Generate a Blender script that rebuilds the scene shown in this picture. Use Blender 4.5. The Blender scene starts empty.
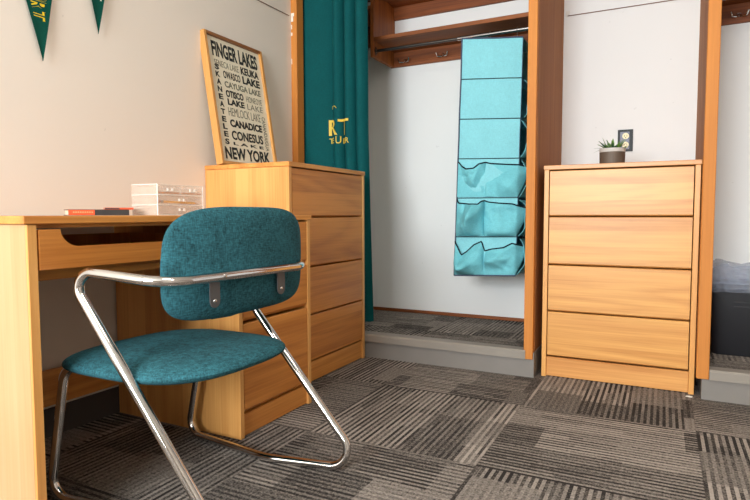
import bpy, bmesh, math, random
from mathutils import Vector, Matrix, noise
random.seed(7)
S = bpy.context.scene
COL = S.collection
R = math.radians

# ------------------------------------------------------------------ camera
HH = 0.7626
cd = bpy.data.cameras.new('camera'); cam = bpy.data.objects.new('camera', cd); COL.objects.link(cam)
yaw, pit, rol = R(27.081), R(3.5718), R(-0.1218)
fw = Vector((-math.sin(yaw)*math.cos(pit), math.cos(yaw)*math.cos(pit), -math.sin(pit)))
r0 = Vector((math.cos(yaw), math.sin(yaw), 0)); u0 = r0.cross(fw)
rr = r0*math.cos(rol)+u0*math.sin(rol); uu = -r0*math.sin(rol)+u0*math.cos(rol)
cam.matrix_world = Matrix(((rr.x, uu.x, -fw.x, 0), (rr.y, uu.y, -fw.y, 0), (rr.z, uu.z, -fw.z, HH), (0, 0, 0, 1)))
cd.sensor_width = 36; cd.lens = 564.497/750*36; cd.clip_start = 0.02
S.camera = cam

# ------------------------------------------------------------------ world, lights, exposure
w = bpy.data.worlds.new('World'); S.world = w; w.use_nodes = True
w.node_tree.nodes['Background'].inputs[0].default_value = (0.75, 0.87, 1.0, 1)
w.node_tree.nodes['Background'].inputs[1].default_value = 1.0
def area(name, loc, rot, sx, sy, power, col):
    l = bpy.data.lights.new(name, 'AREA'); l.shape = 'RECTANGLE'; l.size = sx; l.size_y = sy
    l.energy = power; l.color = col
    o = bpy.data.objects.new(name, l); COL.objects.link(o); o.location = loc; o.rotation_euler = rot
    return o
area('window_daylight', (-0.7, -2.98, 1.5), (R(90), 0, 0), 1.7, 1.4, 205, (0.92, 0.975, 1.0))
area('added_ceiling_fill', (0.1, 0.6, 2.42), (0, 0, 0), 1.2, 0.3, 14, (1.0, 0.95, 0.89))  # added fill from an unseen ceiling lamp
S.view_settings.view_transform = 'Standard'; S.view_settings.look = 'None'
S.view_settings.exposure = 0.33; S.view_settings.gamma = 1.0; S.view_settings.use_curve_mapping = False
S.cycles.use_denoising = True
S.cycles.max_bounces = 10; S.cycles.diffuse_bounces = 6; S.cycles.transparent_max_bounces = 16
S.cycles.sample_clamp_indirect = 6.0

# ------------------------------------------------------------------ materials
def lin(c):
    return tuple(((v/255)/12.92 if v/255 <= .04045 else ((v/255+.055)/1.055)**2.4) for v in c)+(1,)
class NT:
    def __init__(s, name):
        s.m = bpy.data.materials.new(name); s.m.use_nodes = True; s.t = s.m.node_tree
        s.b = s.t.nodes['Principled BSDF']
    def n(s, typ, **kw):
        o = s.t.nodes.new(typ)
        for k, v in kw.items():
            setattr(o, k, v)
        return o
    def l(s, a, b): s.t.links.new(a, b)
    def math(s, op, a, b=None, c=None, clamp=False):
        o = s.n('ShaderNodeMath', operation=op); o.use_clamp = clamp
        for i, v in enumerate((a, b, c)):
            if v is None: continue
            if isinstance(v, (int, float)): o.inputs[i].default_value = v
            else: s.l(v, o.inputs[i])
        return o.outputs[0]
    def mix(s, f, a, b, mode='MIX'):
        o = s.n('ShaderNodeMix', data_type='RGBA', blend_type=mode)
        for i, v in ((0, f), (6, a), (7, b)):
            if isinstance(v, (int, float, tuple)): o.inputs[i].default_value = v
            else: s.l(v, o.inputs[i])
        return o.outputs[2]
    def coords(s, scale=(1, 1, 1), rnd=0.0, loc=(0, 0, 0)):
        tc = s.n('ShaderNodeTexCoord'); src = tc.outputs['Object']
        if rnd:
            oi = s.n('ShaderNodeObjectInfo'); va = s.n('ShaderNodeVectorMath', operation='ADD')
            m = s.math('MULTIPLY', oi.outputs['Random'], rnd)
            s.l(src, va.inputs[0]); s.l(m, va.inputs[1]); src = va.outputs[0]
        mp = s.n('ShaderNodeMapping'); mp.inputs['Scale'].default_value = scale; mp.inputs['Location'].default_value = loc
        s.l(src, mp.inputs[0]); return mp.outputs[0]
    def noise(s, vec, scale, detail=3, rough=.5, dist=0):
        o = s.n('ShaderNodeTexNoise'); s.l(vec, o.inputs['Vector'])
        o.inputs['Scale'].default_value = scale; o.inputs['Detail'].default_value = detail
        o.inputs['Roughness'].default_value = rough; o.inputs['Distortion'].default_value = dist
        return o.outputs['Fac']
    def bump(s, h, strength=.2, dist=.002):
        o = s.n('ShaderNodeBump'); o.inputs['Strength'].default_value = strength; o.inputs['Distance'].default_value = dist
        s.l(h, o.inputs['Height']); s.l(o.outputs[0], s.b.inputs['Normal'])

def plain(name, c, rough=.5, metal=0, **kw):
    q = NT(name); vec = q.coords((1, 1, 1)); f = q.noise(vec, 9, 3)
    col = q.mix(f, lin(tuple(v*.96 for v in c)), lin(tuple(min(255, v*1.03) for v in c)))
    q.l(col, q.b.inputs['Base Color']); q.b.inputs['Roughness'].default_value = rough; q.b.inputs['Metallic'].default_value = metal
    for k, v in kw.items(): q.b.inputs[k.replace('_', ' ')].default_value = v
    return q.m

def wood(name, light, dark, axis, across, rings=9, rough=.38, contrast=1.0, planks=0.0):
    """axis: 0/1/2 grain direction; across: the direction the rings vary over"""
    q = NT(name)
    sc = [1.6]*3; sc[axis] = .28; sc[across] = 3.4
    v = q.coords(tuple(sc), rnd=37)
    n1 = q.noise(v, 1.25, 2, .45, .25)
    ring = q.math('FRACT', q.math('MULTIPLY', n1, rings))
    ring = q.math('POWER', q.math('SUBTRACT', 1.0, q.math('ABSOLUTE', q.math('SUBTRACT', q.math('MULTIPLY', ring, 2), 1))), 1.4)
    sc2 = [150]*3; sc2[axis] = 3.0
    v2 = q.coords(tuple(sc2), rnd=11); fine = q.noise(v2, 1, 3, .6)
    sc3 = [22]*3; sc3[axis] = .8
    v3 = q.coords(tuple(sc3), rnd=23); mid = q.noise(v3, 1, 2, .5)
    f = q.math('ADD', q.math('MULTIPLY', ring, .34*contrast), q.math('MULTIPLY', q.math('SUBTRACT', fine, .5), 1.1*contrast))
    f = q.math('ADD', f, q.math('MULTIPLY', q.math('SUBTRACT', mid, .5), .9*contrast))
    if planks:
        tc = q.n('ShaderNodeTexCoord'); sep = q.n('ShaderNodeSeparateXYZ'); q.l(tc.outputs['Object'], sep.inputs[0])
        oi = q.n('ShaderNodeObjectInfo')
        idx = q.math('FLOOR', q.math('ADD', q.math('DIVIDE', sep.outputs[across], planks), q.math('MULTIPLY', oi.outputs['Random'], 7)))
        wn = q.n('ShaderNodeTexWhiteNoise', noise_dimensions='1D'); q.l(idx, wn.inputs['W'])
        f = q.math('ADD', f, q.math('MULTIPLY', q.math('SUBTRACT', wn.outputs['Value'], .5), .55))
    f = q.math('ADD', f, .16, clamp=True)
    q.l(q.mix(f, lin(light), lin(dark)), q.b.inputs['Base Color'])
    q.b.inputs['Roughness'].default_value = rough
    q.bump(fine, .12, .001)
    return q.m

def paint(name, c):
    q = NT(name); v = q.coords((1, 1, 1))
    big = q.noise(v, 1.7, 2); fine = q.noise(v, 160, 2)
    col = q.mix(big, lin(tuple(x*.985 for x in c)), lin(tuple(min(255, x*1.01) for x in c)))
    sp = q.math('GREATER_THAN', q.noise(q.coords((1, 1, 1), loc=(3, 1, 5)), 30, 2), .77)
    col = q.mix(q.math('MULTIPLY', sp, .25), col, lin(tuple(x*.8 for x in c)))
    q.l(col, q.b.inputs['Base Color']); q.b.inputs['Roughness'].default_value = .7
    q.bump(fine, .25, .001); return q.m

def carpet_mat():
    q = NT('carpet_tiles')
    tc = q.n('ShaderNodeTexCoord'); sep = q.n('ShaderNodeSeparateXYZ'); q.l(tc.outputs['Object'], sep.inputs[0])
    T = .61
    X = q.math('DIVIDE', q.math('ADD', sep.outputs[0], .49+T*20), T); Y = q.math('DIVIDE', q.math('ADD', sep.outputs[1], -2.24+T*20), T)
    ix, iy = q.math('FLOOR', X), q.math('FLOOR', Y); fx, fy = q.math('FRACT', X), q.math('FRACT', Y)
    par = q.math('MODULO', q.math('ADD', ix, iy), 2.0)        # 0: stripes along Y ; 1: along X
    def sel(a, b):
        return q.math('ADD', q.math('MULTIPLY', a, q.math('SUBTRACT', 1.0, par)), q.math('MULTIPLY', b, par))
    along, across = sel(fy, fx), sel(fx, fy)
    tid = q.math('ADD', q.math('MULTIPLY', ix, 17.3), q.math('MULTIPLY', iy, 5.71))
    def wn(a, b, c):
        cv = q.n('ShaderNodeCombineXYZ')
        for i, v in enumerate((a, b, c)):
            if isinstance(v, (int, float)): cv.inputs[i].default_value = v
            else: q.l(v, cv.inputs[i])
        o = q.n('ShaderNodeTexWhiteNoise', noise_dimensions='3D'); q.l(cv.outputs[0], o.inputs['Vector']); return o.outputs['Value']
    NR = 58
    row = q.math('FLOOR', q.math('MULTIPLY', across, NR))
    band = q.math('FLOOR', q.math('ADD', q.math('MULTIPLY', across, 3.3), q.math('MULTIPLY', wn(tid, 1, 2), 1)))
    seg = q.math('FLOOR', q.math('ADD', q.math('MULTIPLY', along, 2.6), q.math('MULTIPLY', wn(band, tid, 3), 3)))
    base = wn(band, seg, tid)                                   # tone of the block
    kind = wn(seg, band, q.math('ADD', tid, 9))               # stripes contrast of the block
    grp = q.math('FLOOR', q.math('DIVIDE', row, 2.0))
    rs = q.math('FLOOR', q.math('ADD', q.math('MULTIPLY', along, 4), q.math('MULTIPLY', wn(grp, tid, 4), 5)))
    jit = wn(row, rs, tid)
    alt = q.math('MODULO', row, 2.0)
    stripe = q.math('SUBTRACT', q.math('ADD', q.math('MULTIPLY', alt, .75), q.math('MULTIPLY', jit, .55)), .65)
    k = q.math('ADD', .12, q.math('MULTIPLY', q.math('MINIMUM', q.math('MULTIPLY', kind, 1.5), 1.0), .72))
    f = q.math('ADD', q.math('MULTIPLY', stripe, k), q.math('ADD', .12, q.math('MULTIPLY', base, .42)))
    v = q.coords((1, 1, 1)); n1 = q.noise(v, 160, 2, .75); n2 = q.noise(v, 90, 3, .6)
    f = q.math('ADD', f, q.math('MULTIPLY', q.math('SUBTRACT', n1, .5), 1.5))
    f = q.math('ADD', f, q.math('MULTIPLY', q.math('SUBTRACT', n2, .5), .8), clamp=True)
    col = q.mix(f, lin((48, 44, 42)), lin((172, 161, 151)))
    e = q.math('MINIMUM', q.math('MINIMUM', fx, q.math('SUBTRACT', 1.0, fx)), q.math('MINIMUM', fy, q.math('SUBTRACT', 1.0, fy)))
    seam = q.math('LESS_THAN', e, .004)
    col = q.mix(q.math('MULTIPLY', seam, .25), col, lin((60, 54, 50)))
    q.l(col, q.b.inputs['Base Color']); q.b.inputs['Roughness'].default_value = .95
    q.b.inputs['Specular IOR Level'].default_value = .1
    q.bump(q.math('ADD', n1, q.math('MULTIPLY', f, .4)), .5, .003)
    return q.m

def fabric(name, c, scale=420, amp=.28, rough=.9, bump=.25, sheen=.0):
    q = NT(name); v = q.coords((1, 1, .25)); v2 = q.coords((.25, .25, 1))
    a = q.noise(v, scale, 2, .6); b = q.noise(v2, scale, 2, .6); big = q.noise(q.coords((1, 1, 1)), 14, 3, .6)
    f = q.math('MULTIPLY', q.math('ADD', a, b), .5)
    f = q.math('ADD', f, q.math('MULTIPLY', q.math('SUBTRACT', big, .5), .25))
    f = q.math('ADD', q.math('MULTIPLY', q.math('SUBTRACT', f, .5), 2.2), .5, clamp=True)
    col = q.mix(f, lin(tuple(x*(1-amp) for x in c)), lin(tuple(min(255, x*(1+amp)) for x in c)))
    q.l(col, q.b.inputs['Base Color']); q.b.inputs['Roughness'].default_value = rough
    q.b.inputs['Sheen Weight'].default_value = sheen
    q.b.inputs['Specular IOR Level'].default_value = .2
    q.bump(f, bump, .001); return q.m

def film(name, c, opacity, rough=.25):
    q = NT(name); q.b.inputs['Base Color'].default_value = lin(c); q.b.inputs['Roughness'].default_value = rough
    f = q.noise(q.coords((1, 1, 1)), 25, 2)
    q.l(q.math('ADD', opacity-.05, q.math('MULTIPLY', f, .1)), q.b.inputs['Alpha'])
    return q.m

OL, OD = (232, 184, 124), (190, 128, 66)          # light oak
M = {}
M['oak_y'] = wood('oak_grain_y', (224, 156, 80), (176, 102, 38), 1, 2, planks=.07)
M['oak_yd'] = wood('oak_drawer_y', (212, 140, 66), (162, 90, 32), 1, 2, rings=11, planks=.075, contrast=.9)
M['oak_xd'] = wood('oak_drawer_x', (222, 164, 90), (182, 114, 48), 0, 2, rings=13, planks=.07, contrast=.9)
M['oak_x'] = wood('oak_grain_x', (220, 160, 92), (182, 112, 50), 0, 2)
M['oak_z'] = wood('oak_grain_z', (232, 174, 102), (190, 122, 56), 2, 0, rings=7, planks=.09, contrast=.8)
M['oak_zy'] = wood('oak_grain_zy', (224, 164, 92), (184, 114, 48), 2, 1, rings=6, contrast=.7)
M['pale_z'] = wood('pale_laminate', (204, 166, 124), (182, 138, 90), 2, 0, rings=6, planks=.1, contrast=.6)
M['post'] = wood('orange_post', (204, 130, 52), (168, 94, 28), 2, 0, rings=5, contrast=.7, rough=.65)
M['veneer'] = wood('brown_veneer', (172, 114, 62), (132, 78, 36), 2, 1, rings=5, contrast=.8, rough=.75)
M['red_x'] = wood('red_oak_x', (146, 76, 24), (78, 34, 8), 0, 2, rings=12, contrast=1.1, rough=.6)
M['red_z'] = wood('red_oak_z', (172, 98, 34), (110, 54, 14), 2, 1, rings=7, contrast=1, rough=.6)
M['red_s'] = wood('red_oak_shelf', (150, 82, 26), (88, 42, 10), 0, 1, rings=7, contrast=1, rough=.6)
M['wall_l'] = paint('cream_paint', (233, 224, 212))
M['wall_b'] = paint('white_paint', (234, 234, 233))
M['wall_far'] = paint('dimmed_unseen_wall', (168, 158, 148))  # unseen right and rear walls, darkened to cut bounce light
M['ceil'] = paint('ceiling_paint', (232, 228, 220))
M['carpet'] = carpet_mat()
M['chrome'] = plain('chrome', (215, 212, 210), .09, 1)
M['steel'] = plain('dull_steel', (150, 146, 142), .35, 1)
M['rod'] = plain('rod_metal', (150, 148, 148), .22, 1)
M['dark_metal'] = plain('dark_rod_metal', (92, 90, 88), .35, 1)
M['bracket'] = plain('bracket_metal', (98, 98, 100), .45, .6)
M['teal'] = fabric('teal_upholstery', (38, 78, 86), 300, .5, .95, .35, 0)
M['curtain'] = fabric('green_curtain', (0, 76, 78), 300, .10, .85, .1)
M['gold'] = plain('gold_thread', (226, 196, 78), .6)
M['felt'] = fabric('green_felt', (4, 74, 62), 500, .12, .95, .2)
M['yellow'] = plain('yellow_print', (240, 205, 30), .7)
M['white_print'] = plain('white_print', (235, 235, 228), .7)
M['aqua'] = fabric('aqua_nonwoven', (132, 202, 212), 260, .05, .75, .08)
M['aqua2'] = fabric('aqua_nonwoven_pocket', (114, 192, 203), 260, .06, .75, .08)
M['piping'] = fabric('grey_piping', (74, 84, 104), 500, .15)
M['elastic'] = fabric('black_elastic', (22, 34, 44), 500, .2)
M['paper'] = plain('poster_paper', (232, 224, 200), .75)
M['ink'] = plain('poster_ink', (38, 42, 40), .8)
M['ink2'] = plain('poster_grey_ink', (120, 120, 104), .8)
M['frame'] = wood('frame_wood', (216, 160, 92), (176, 116, 54), 2, 1, rings=4, contrast=.7)
M['frame_top'] = wood('frame_top_wood', (150, 96, 48), (104, 60, 26), 1, 0, rings=4, contrast=.7)
M['vinyl'] = plain('grey_vinyl', (140, 132, 122), .5)
M['vinyl2'] = plain('grey_vinyl_riser', (126, 120, 114), .55)
M['darkbase'] = plain('dark_vinyl_base', (70, 62, 58), .6)
M['bin'] = plain('black_plastic', (24, 24, 29), .5)
M['film'] = film('clear_bag_film', (170, 178, 196), .38, .06)
_f = M['film']; _nt = _f.node_tree; _b = _nt.nodes['Principled BSDF']; _n = _nt.nodes.new('ShaderNodeTexNoise'); _n.inputs['Scale'].default_value = 45; _n.inputs['Detail'].default_value = 5
_tc = _nt.nodes.new('ShaderNodeTexCoord'); _nt.links.new(_tc.outputs['Object'], _n.inputs['Vector']); _bp = _nt.nodes.new('ShaderNodeBump'); _bp.inputs['Strength'].default_value = 1; _bp.inputs['Distance'].default_value = .02
_nt.links.new(_n.outputs['Fac'], _bp.inputs['Height']); _nt.links.new(_bp.outputs[0], _b.inputs['Normal'])
M['acrylic'] = film('frosted_plastic', (222, 206, 190), .28, .18)
M['acrylic2'] = film('frosted_plastic_drawer', (236, 218, 202), .16, .25)
M['glass'] = film('window_glass', (255, 255, 255), .06, .02)
M['glint'] = plain('plastic_edge_glint', (250, 246, 240), .2)  # near-white highlight put into the colour of box edges and handles
M['pencil'] = plain('pencil_yellow', (238, 170, 30), .4)
M['stick'] = plain('stick_brown', (196, 118, 48), .5)
M['pink'] = plain('eraser_pink', (170, 90, 84), .6)
M['orange'] = plain('book_orange', (214, 84, 44), .55)
M['bookblack'] = plain('book_black', (48, 48, 48), .55)
M['bookbrown'] = plain('book_brown', (92, 52, 36), .5)
M['tan'] = plain('book_tan', (206, 160, 110), .6)
M['pages'] = plain('book_pages', (222, 208, 184), .8)
M['plate_b'] = plain('black_glossy_plate', (12, 12, 16), .35, 0, Specular_IOR_Level=.15)
M['plate_s'] = plain('mirror_plate', (84, 82, 104), .3, 0, Specular_IOR_Level=.3)
M['socket'] = plain('ivory_socket', (232, 216, 170), .4)
M['slot'] = plain('slot_dark', (40, 34, 30), .6)
M['pot'] = wood('pot_brown', (100, 84, 70), (66, 54, 46), 2, 0, rings=9, contrast=.9, rough=.6)
M['potband'] = plain('pot_grey_band', (196, 190, 184), .35)
M['soil'] = plain('soil', (50, 38, 28), .9)
M['leaf'] = plain('leaf_green', (92, 132, 50), .5)
M['leaf2'] = plain('leaf_dark_green', (48, 92, 56), .5)
M['wire'] = plain('brown_wire', (120, 84, 66), .6)
M['whiteplastic'] = plain('white_plastic', (230, 226, 220), .45)
lamp = NT('added_lamp_diffuser'); lamp.b.inputs['Emission Color'].default_value = (1, .88, .74, 1); lamp.b.inputs['Emission Strength'].default_value = 2.5; M['lamp'] = lamp.m  # glowing face of the added ceiling lamp
M['chip'] = plain('white_paint_chip', (232, 226, 214), .7)

# ------------------------------------------------------------------ helpers
def NB(): return bmesh.new()
def bx(bm, x0, x1, y0, y1, z0, z1, bev=0.0, seg=1):
    t = bmesh.new()
    bmesh.ops.create_cube(t, size=1.0, matrix=Matrix.Translation(((x0+x1)/2, (y0+y1)/2, (z0+z1)/2)) @ Matrix.Diagonal((abs(x1-x0), abs(y1-y0), abs(z1-z0), 1)))
    if bev: bmesh.ops.bevel(t, geom=t.edges[:], offset=bev, segments=seg, affect='EDGES', profile=.6)
    add(bm, t); return bm
def add(bm, t):
    me = bpy.data.meshes.new('tmp'); t.to_mesh(me); t.free(); bm.from_mesh(me); bpy.data.meshes.remove(me)
def cyl(bm, p0, p1, r, seg=20, r1=None, caps=True):
    p0, p1 = Vector(p0), Vector(p1); d = p1-p0
    t = bmesh.new()
    q = d.to_track_quat('Z', 'Y').to_matrix().to_4x4()
    bmesh.ops.create_cone(t, cap_ends=caps, segments=seg, radius1=r, radius2=r if r1 is None else r1, depth=d.length,
                          matrix=Matrix.Translation((p0+p1)/2) @ q)
    add(bm, t); return bm
def ball(bm, c, r, sx=1, sy=1, sz=1, seg=14):
    t = bmesh.new(); bmesh.ops.create_uvsphere(t, u_segments=seg, v_segments=seg//2+2, radius=r, matrix=Matrix.Translation(c) @ Matrix.Diagonal((sx, sy, sz, 1)))
    add(bm, t); return bm
def fillet(pts, rad, n=10):
    """round the corners of a polyline; rad per inner point"""
    P = [Vector(p) for p in pts]; out = [P[0]]
    for i in range(1, len(P)-1):
        a, b, c = P[i-1], P[i], P[i+1]; r = rad[i-1] if isinstance(rad, (list, tuple)) else rad
        d1 = (a-b).normalized(); d2 = (c-b).normalized()
        ang = d1.angle(d2)
        if r <= 0 or ang > 3.1: out.append(b); continue
        t = min(r/math.tan(ang/2), (a-b).length*.49, (c-b).length*.49)
        s, e = b+d1*t, b+d2*t
        rr_ = t*math.tan(ang/2); cen = b+(d1+d2).normalized()*(rr_/math.sin(ang/2))
        v0, v1 = s-cen, e-cen; tot = v0.angle(v1); axis = v0.cross(v1).normalized()
        for k in range(n+1): out.append(cen+Matrix.Rotation(tot*k/n, 3, axis) @ v0)
    out.append(P[-1]); return out
def tube(bm, pts, r, seg=16, caps=True):
    P = [Vector(p) for p in pts]; rings = []
    t0 = (P[1]-P[0]).normalized(); nrm = t0.orthogonal().normalized()
    prev = t0
    for i, p in enumerate(P):
        if i == 0: t = t0
        elif i == len(P)-1: t = (P[i]-P[i-1]).normalized()
        else: t = ((P[i+1]-P[i]).normalized()+(P[i]-P[i-1]).normalized()).normalized()
        q = prev.rotation_difference(t); nrm = (q @ nrm).normalized(); nrm = (nrm-t*nrm.dot(t)).normalized(); prev = t
        b = t.cross(nrm); rad = r[i] if isinstance(r, (list, tuple)) else r
        rings.append([bm.verts.new(p+(nrm*math.cos(2*math.pi*k/seg)+b*math.sin(2*math.pi*k/seg))*rad) for k in range(seg)])
    for a, b in zip(rings, rings[1:]):
        for k in range(seg): bm.faces.new((a[k], a[(k+1) % seg], b[(k+1) % seg], b[k]))
    if caps:
        bm.faces.new(rings[0][::-1]); bm.faces.new(rings[-1])
    return bm
def grid(bm, nu, nv, fn):
    V = [[bm.verts.new(fn(i/nu, j/nv)) for j in range(nv+1)] for i in range(nu+1)]
    for i in range(nu):
        for j in range(nv): bm.faces.new((V[i][j], V[i+1][j], V[i+1][j+1], V[i][j+1]))
    return bm
def thick(bm, fn, nu, nv, d):
    """closed sheet: fn(u,v) and the same moved by vector d"""
    d = Vector(d); A = []; B = []
    for i in range(nu+1):
        A.append([bm.verts.new(fn(i/nu, j/nv)) for j in range(nv+1)]); B.append([bm.verts.new(Vector(fn(i/nu, j/nv))+d) for j in range(nv+1)])
    for i in range(nu):
        for j in range(nv):
            bm.faces.new((A[i][j], A[i+1][j], A[i+1][j+1], A[i][j+1])); bm.faces.new((B[i][j+1], B[i+1][j+1], B[i+1][j], B[i][j]))
    for i in range(nu):
        bm.faces.new((A[i][0], B[i][0], B[i+1][0], A[i+1][0])); bm.faces.new((A[i+1][nv], B[i+1][nv], B[i][nv], A[i][nv]))
    for j in range(nv):
        bm.faces.new((A[0][j+1], B[0][j+1], B[0][j], A[0][j])); bm.faces.new((A[nu][j], B[nu][j], B[nu][j+1], A[nu][j+1]))
    return bm
def prism(bm, pts, d):
    """pts: planar polygon (3D), extruded along d"""
    d = Vector(d); a = [bm.verts.new(p) for p in pts]; b = [bm.verts.new(Vector(p)+d) for p in pts]
    bm.faces.new(a); bm.faces.new(b[::-1]); n = len(pts)
    for i in range(n): bm.faces.new((a[i], b[i], b[(i+1) % n], a[(i+1) % n]))
    return bm
def root_of(o):
    while o.parent: o = o.parent
    return o
def obj(name, bm, mat, parent=None, smooth=False, label=None, local=False):
    bmesh.ops.recalc_face_normals(bm, faces=bm.faces[:])
    if parent and not local: bmesh.ops.translate(bm, verts=bm.verts[:], vec=-root_of(parent).location)
    me = bpy.data.meshes.new(name); bm.to_mesh(me); bm.free()
    if smooth:
        me.shade_smooth()
        try: me.set_sharp_from_angle(angle=R(38))
        except Exception: pass
    o = bpy.data.objects.new(name, me); COL.objects.link(o)
    me.materials.append(M[mat] if isinstance(mat, str) else mat)
    if parent: o.parent = parent
    if label: o['label'] = label
    return o
def thing(name, label, cat, loc, group=None):
    o = bpy.data.objects.new(name, None); COL.objects.link(o); o.location = loc; o.empty_display_size = .05
    o['label'] = label; o['category'] = cat
    if group: o['group'] = group
    return o
def tag(o, label, cat, group=None):
    o['label'] = label; o['category'] = cat
    if group: o['group'] = group
    return o
def struct(name, bm, mat, parent=None, smooth=False):
    o = obj(name, bm, mat, parent, smooth)
    if not parent: o['kind'] = 'structure'
    return o
def txt(s, width, height, mat_fn, depth=.0006, bold=0.0, subdiv=0, shear=0, space=1.0):
    """text as a bmesh, laid in (x,y) of the box [0,width]x[0,height], mapped by mat_fn(x,y,z)->Vector"""
    c = bpy.data.curves.new('t', 'FONT'); c.body = s; c.size = 1; c.offset = bold; c.extrude = .5; c.space_character = space; c.shear = shear
    c.resolution_u = 3
    o = bpy.data.objects.new('t', c); COL.objects.link(o); bpy.context.view_layer.update()
    dg = bpy.context.evaluated_depsgraph_get(); me = bpy.data.meshes.new_from_object(o.evaluated_get(dg))
    bpy.data.objects.remove(o); bpy.data.curves.remove(c)
    bm = bmesh.new(); bm.from_mesh(me); bpy.data.meshes.remove(me)
    if subdiv:
        bmesh.ops.triangulate(bm, faces=bm.faces[:])
        bmesh.ops.subdivide_edges(bm, edges=bm.edges[:], cuts=subdiv, use_grid_fill=True)
    xs = [v.co.x for v in bm.verts]; ys = [v.co.y for v in bm.verts]
    x0, x1, y0, y1 = min(xs), max(xs), min(ys), max(ys)
    for v in bm.verts:
        v.co = mat_fn((v.co.x-x0)/(x1-x0)*width, (v.co.y-y0)/(y1-y0)*height, v.co.z*depth)
    return bm
def merge(a, b):
    add(a, b); return a

# ================================================================== SETTING
LX = -1.872; BY = 3.35; RY = -3.0; RX = 2.1; CZ = 2.5
struct('floor', bx(NB(), LX-.1, RX, RY-.1, BY+.1, -.06, 0), 'carpet')
struct('ceiling', bx(NB(), LX-.1, RX, RY-.1, BY+.1, CZ, CZ+.06), 'ceil')
struct('wall_left', bx(NB(), LX-.1, LX, RY-.1, BY+.1, 0, CZ), 'wall_l')
struct('wall_back', bx(NB(), LX, RX, BY, BY+.1, 0, CZ), 'wall_b')
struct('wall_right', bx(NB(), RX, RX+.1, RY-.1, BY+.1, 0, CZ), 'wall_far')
WX0, WX1, WZ0, WZ1 = -1.56, .16, .8, 2.2
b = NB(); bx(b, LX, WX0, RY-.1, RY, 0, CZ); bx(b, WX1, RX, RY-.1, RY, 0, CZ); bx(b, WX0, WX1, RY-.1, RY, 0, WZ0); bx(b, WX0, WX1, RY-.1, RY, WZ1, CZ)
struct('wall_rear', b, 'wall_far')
b = NB()
for x0, x1, z0, z1 in ((WX0, WX0+.05, WZ0, WZ1), (WX1-.05, WX1, WZ0, WZ1), (WX0+.05, WX1-.05, WZ0, WZ0+.05), (WX0+.05, WX1-.05, WZ1-.05, WZ1), (-.72, -.68, WZ0+.05, WZ1-.05)):
    bx(b, x0, x1, RY-.075, RY-.035, z0, z1, .003)
win = struct('window_1', b, 'whiteplastic')
obj('pane', bx(NB(), WX0+.05, WX1-.05, RY-.058, RY-.054, WZ0+.05, WZ1-.05), 'glass', win)
# baseboards
struct('baseboard_left', bx(NB(), LX, LX+.008, RY, 2.64, 0, .10, .002), 'darkbase')
# raised closet floors (left and right of the alcove)
PX0, PX1 = -.523, .1556
b = NB(); bx(b, LX, PX1-.68, 2.66, BY, 0, .122); bx(b, PX1, RX, 2.66, BY, 0, .122)
b.free(); b = NB(); bx(b, LX, PX0, 2.6475, BY, 0, .118); struct('trim_1', b, 'vinyl2')
b = NB(); bx(b, PX1, RX, 2.6475, BY, 0, .118); struct('trim_2', b, 'vinyl2')
b = NB(); bx(b, LX, -.5575, 2.66, BY, .118, .128); struct('floor_1', b, 'carpet')
b = NB(); bx(b, .1805, RX, 2.66, BY, .118, .128); struct('floor_2', b, 'carpet')
def nosing(x0, x1):
    q = NB()
    pts = [(2.632, .088), (2.632, .122), (2.638, .1295), (2.69, .1315), (2.69, .129), (2.6475, .118), (2.6475, .088)]
    prism(q, [(x0, y, z) for y, z in pts], (x1-x0, 0, 0)); return q
struct('trim_3', nosing(LX, -.561), 'vinyl')
struct('trim_4', nosing(.1815, RX), 'vinyl')
# thin wood strip along the foot of the closet's back wall
struct('trim_5', bx(NB(), LX, -.556, BY-.012, BY, .128, .148, .002), 'red_x')
struct('trim_6', bx(NB(), .1805, RX, BY-.012, BY, .128, .148, .002), 'red_x')
# posts: left jamb, centre, right, with the partitions behind them
b = bx(NB(), LX, -1.833, 2.64, 2.705, .1315, CZ, .002); jamb = struct('trim_7', b, 'post')
b = NB()
for k, (z0, h, wd) in enumerate(((1.83, .03, .014), (1.858, .018, .02), (1.79, .024, .006), (1.60, .03, .004), (1.755, .016, .008))):
    bx(b, LX+.003, LX+.003+wd, 2.639, 2.6405, z0, z0+h, .0004)
obj('paint_chip', b, 'chip', jamb, label='chipped white paint on the jamb')
b = bx(NB(), -.5690, -.5275, 2.638, 2.672, .087, CZ, .002); struct('trim_8', b, 'post')
b = bx(NB(), -.558, -.5262, 2.6722, BY, 0, CZ); struct('wall_middle', b, 'veneer')
b = bx(NB(), .135, .1803, 2.638, 2.668, .087, CZ, .002); struct('trim_9', b, 'post')
b = bx(NB(), .135, .1803, 2.6682, BY, .118, CZ); struct('wall_divider', b, 'veneer')
for o in list(COL.objects):
    if o.name.startswith('wall_middle') or o.name.startswith('wall_divider'): o['kind'] = 'structure'

# ceiling lamp added out of view as extra fill light
t = thing('added_ceiling_lamp', 'rectangular ceiling lamp added out of view above the middle of the room', 'lamp', (.1, .6, 2.5))
obj('housing', bx(NB(), -.52, .72, .43, .77, 2.455, 2.4995, .004), 'whiteplastic', t)
obj('diffuser', bx(NB(), -.5, .7, .45, .75, 2.44, 2.4545, .004), 'lamp', t)

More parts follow.
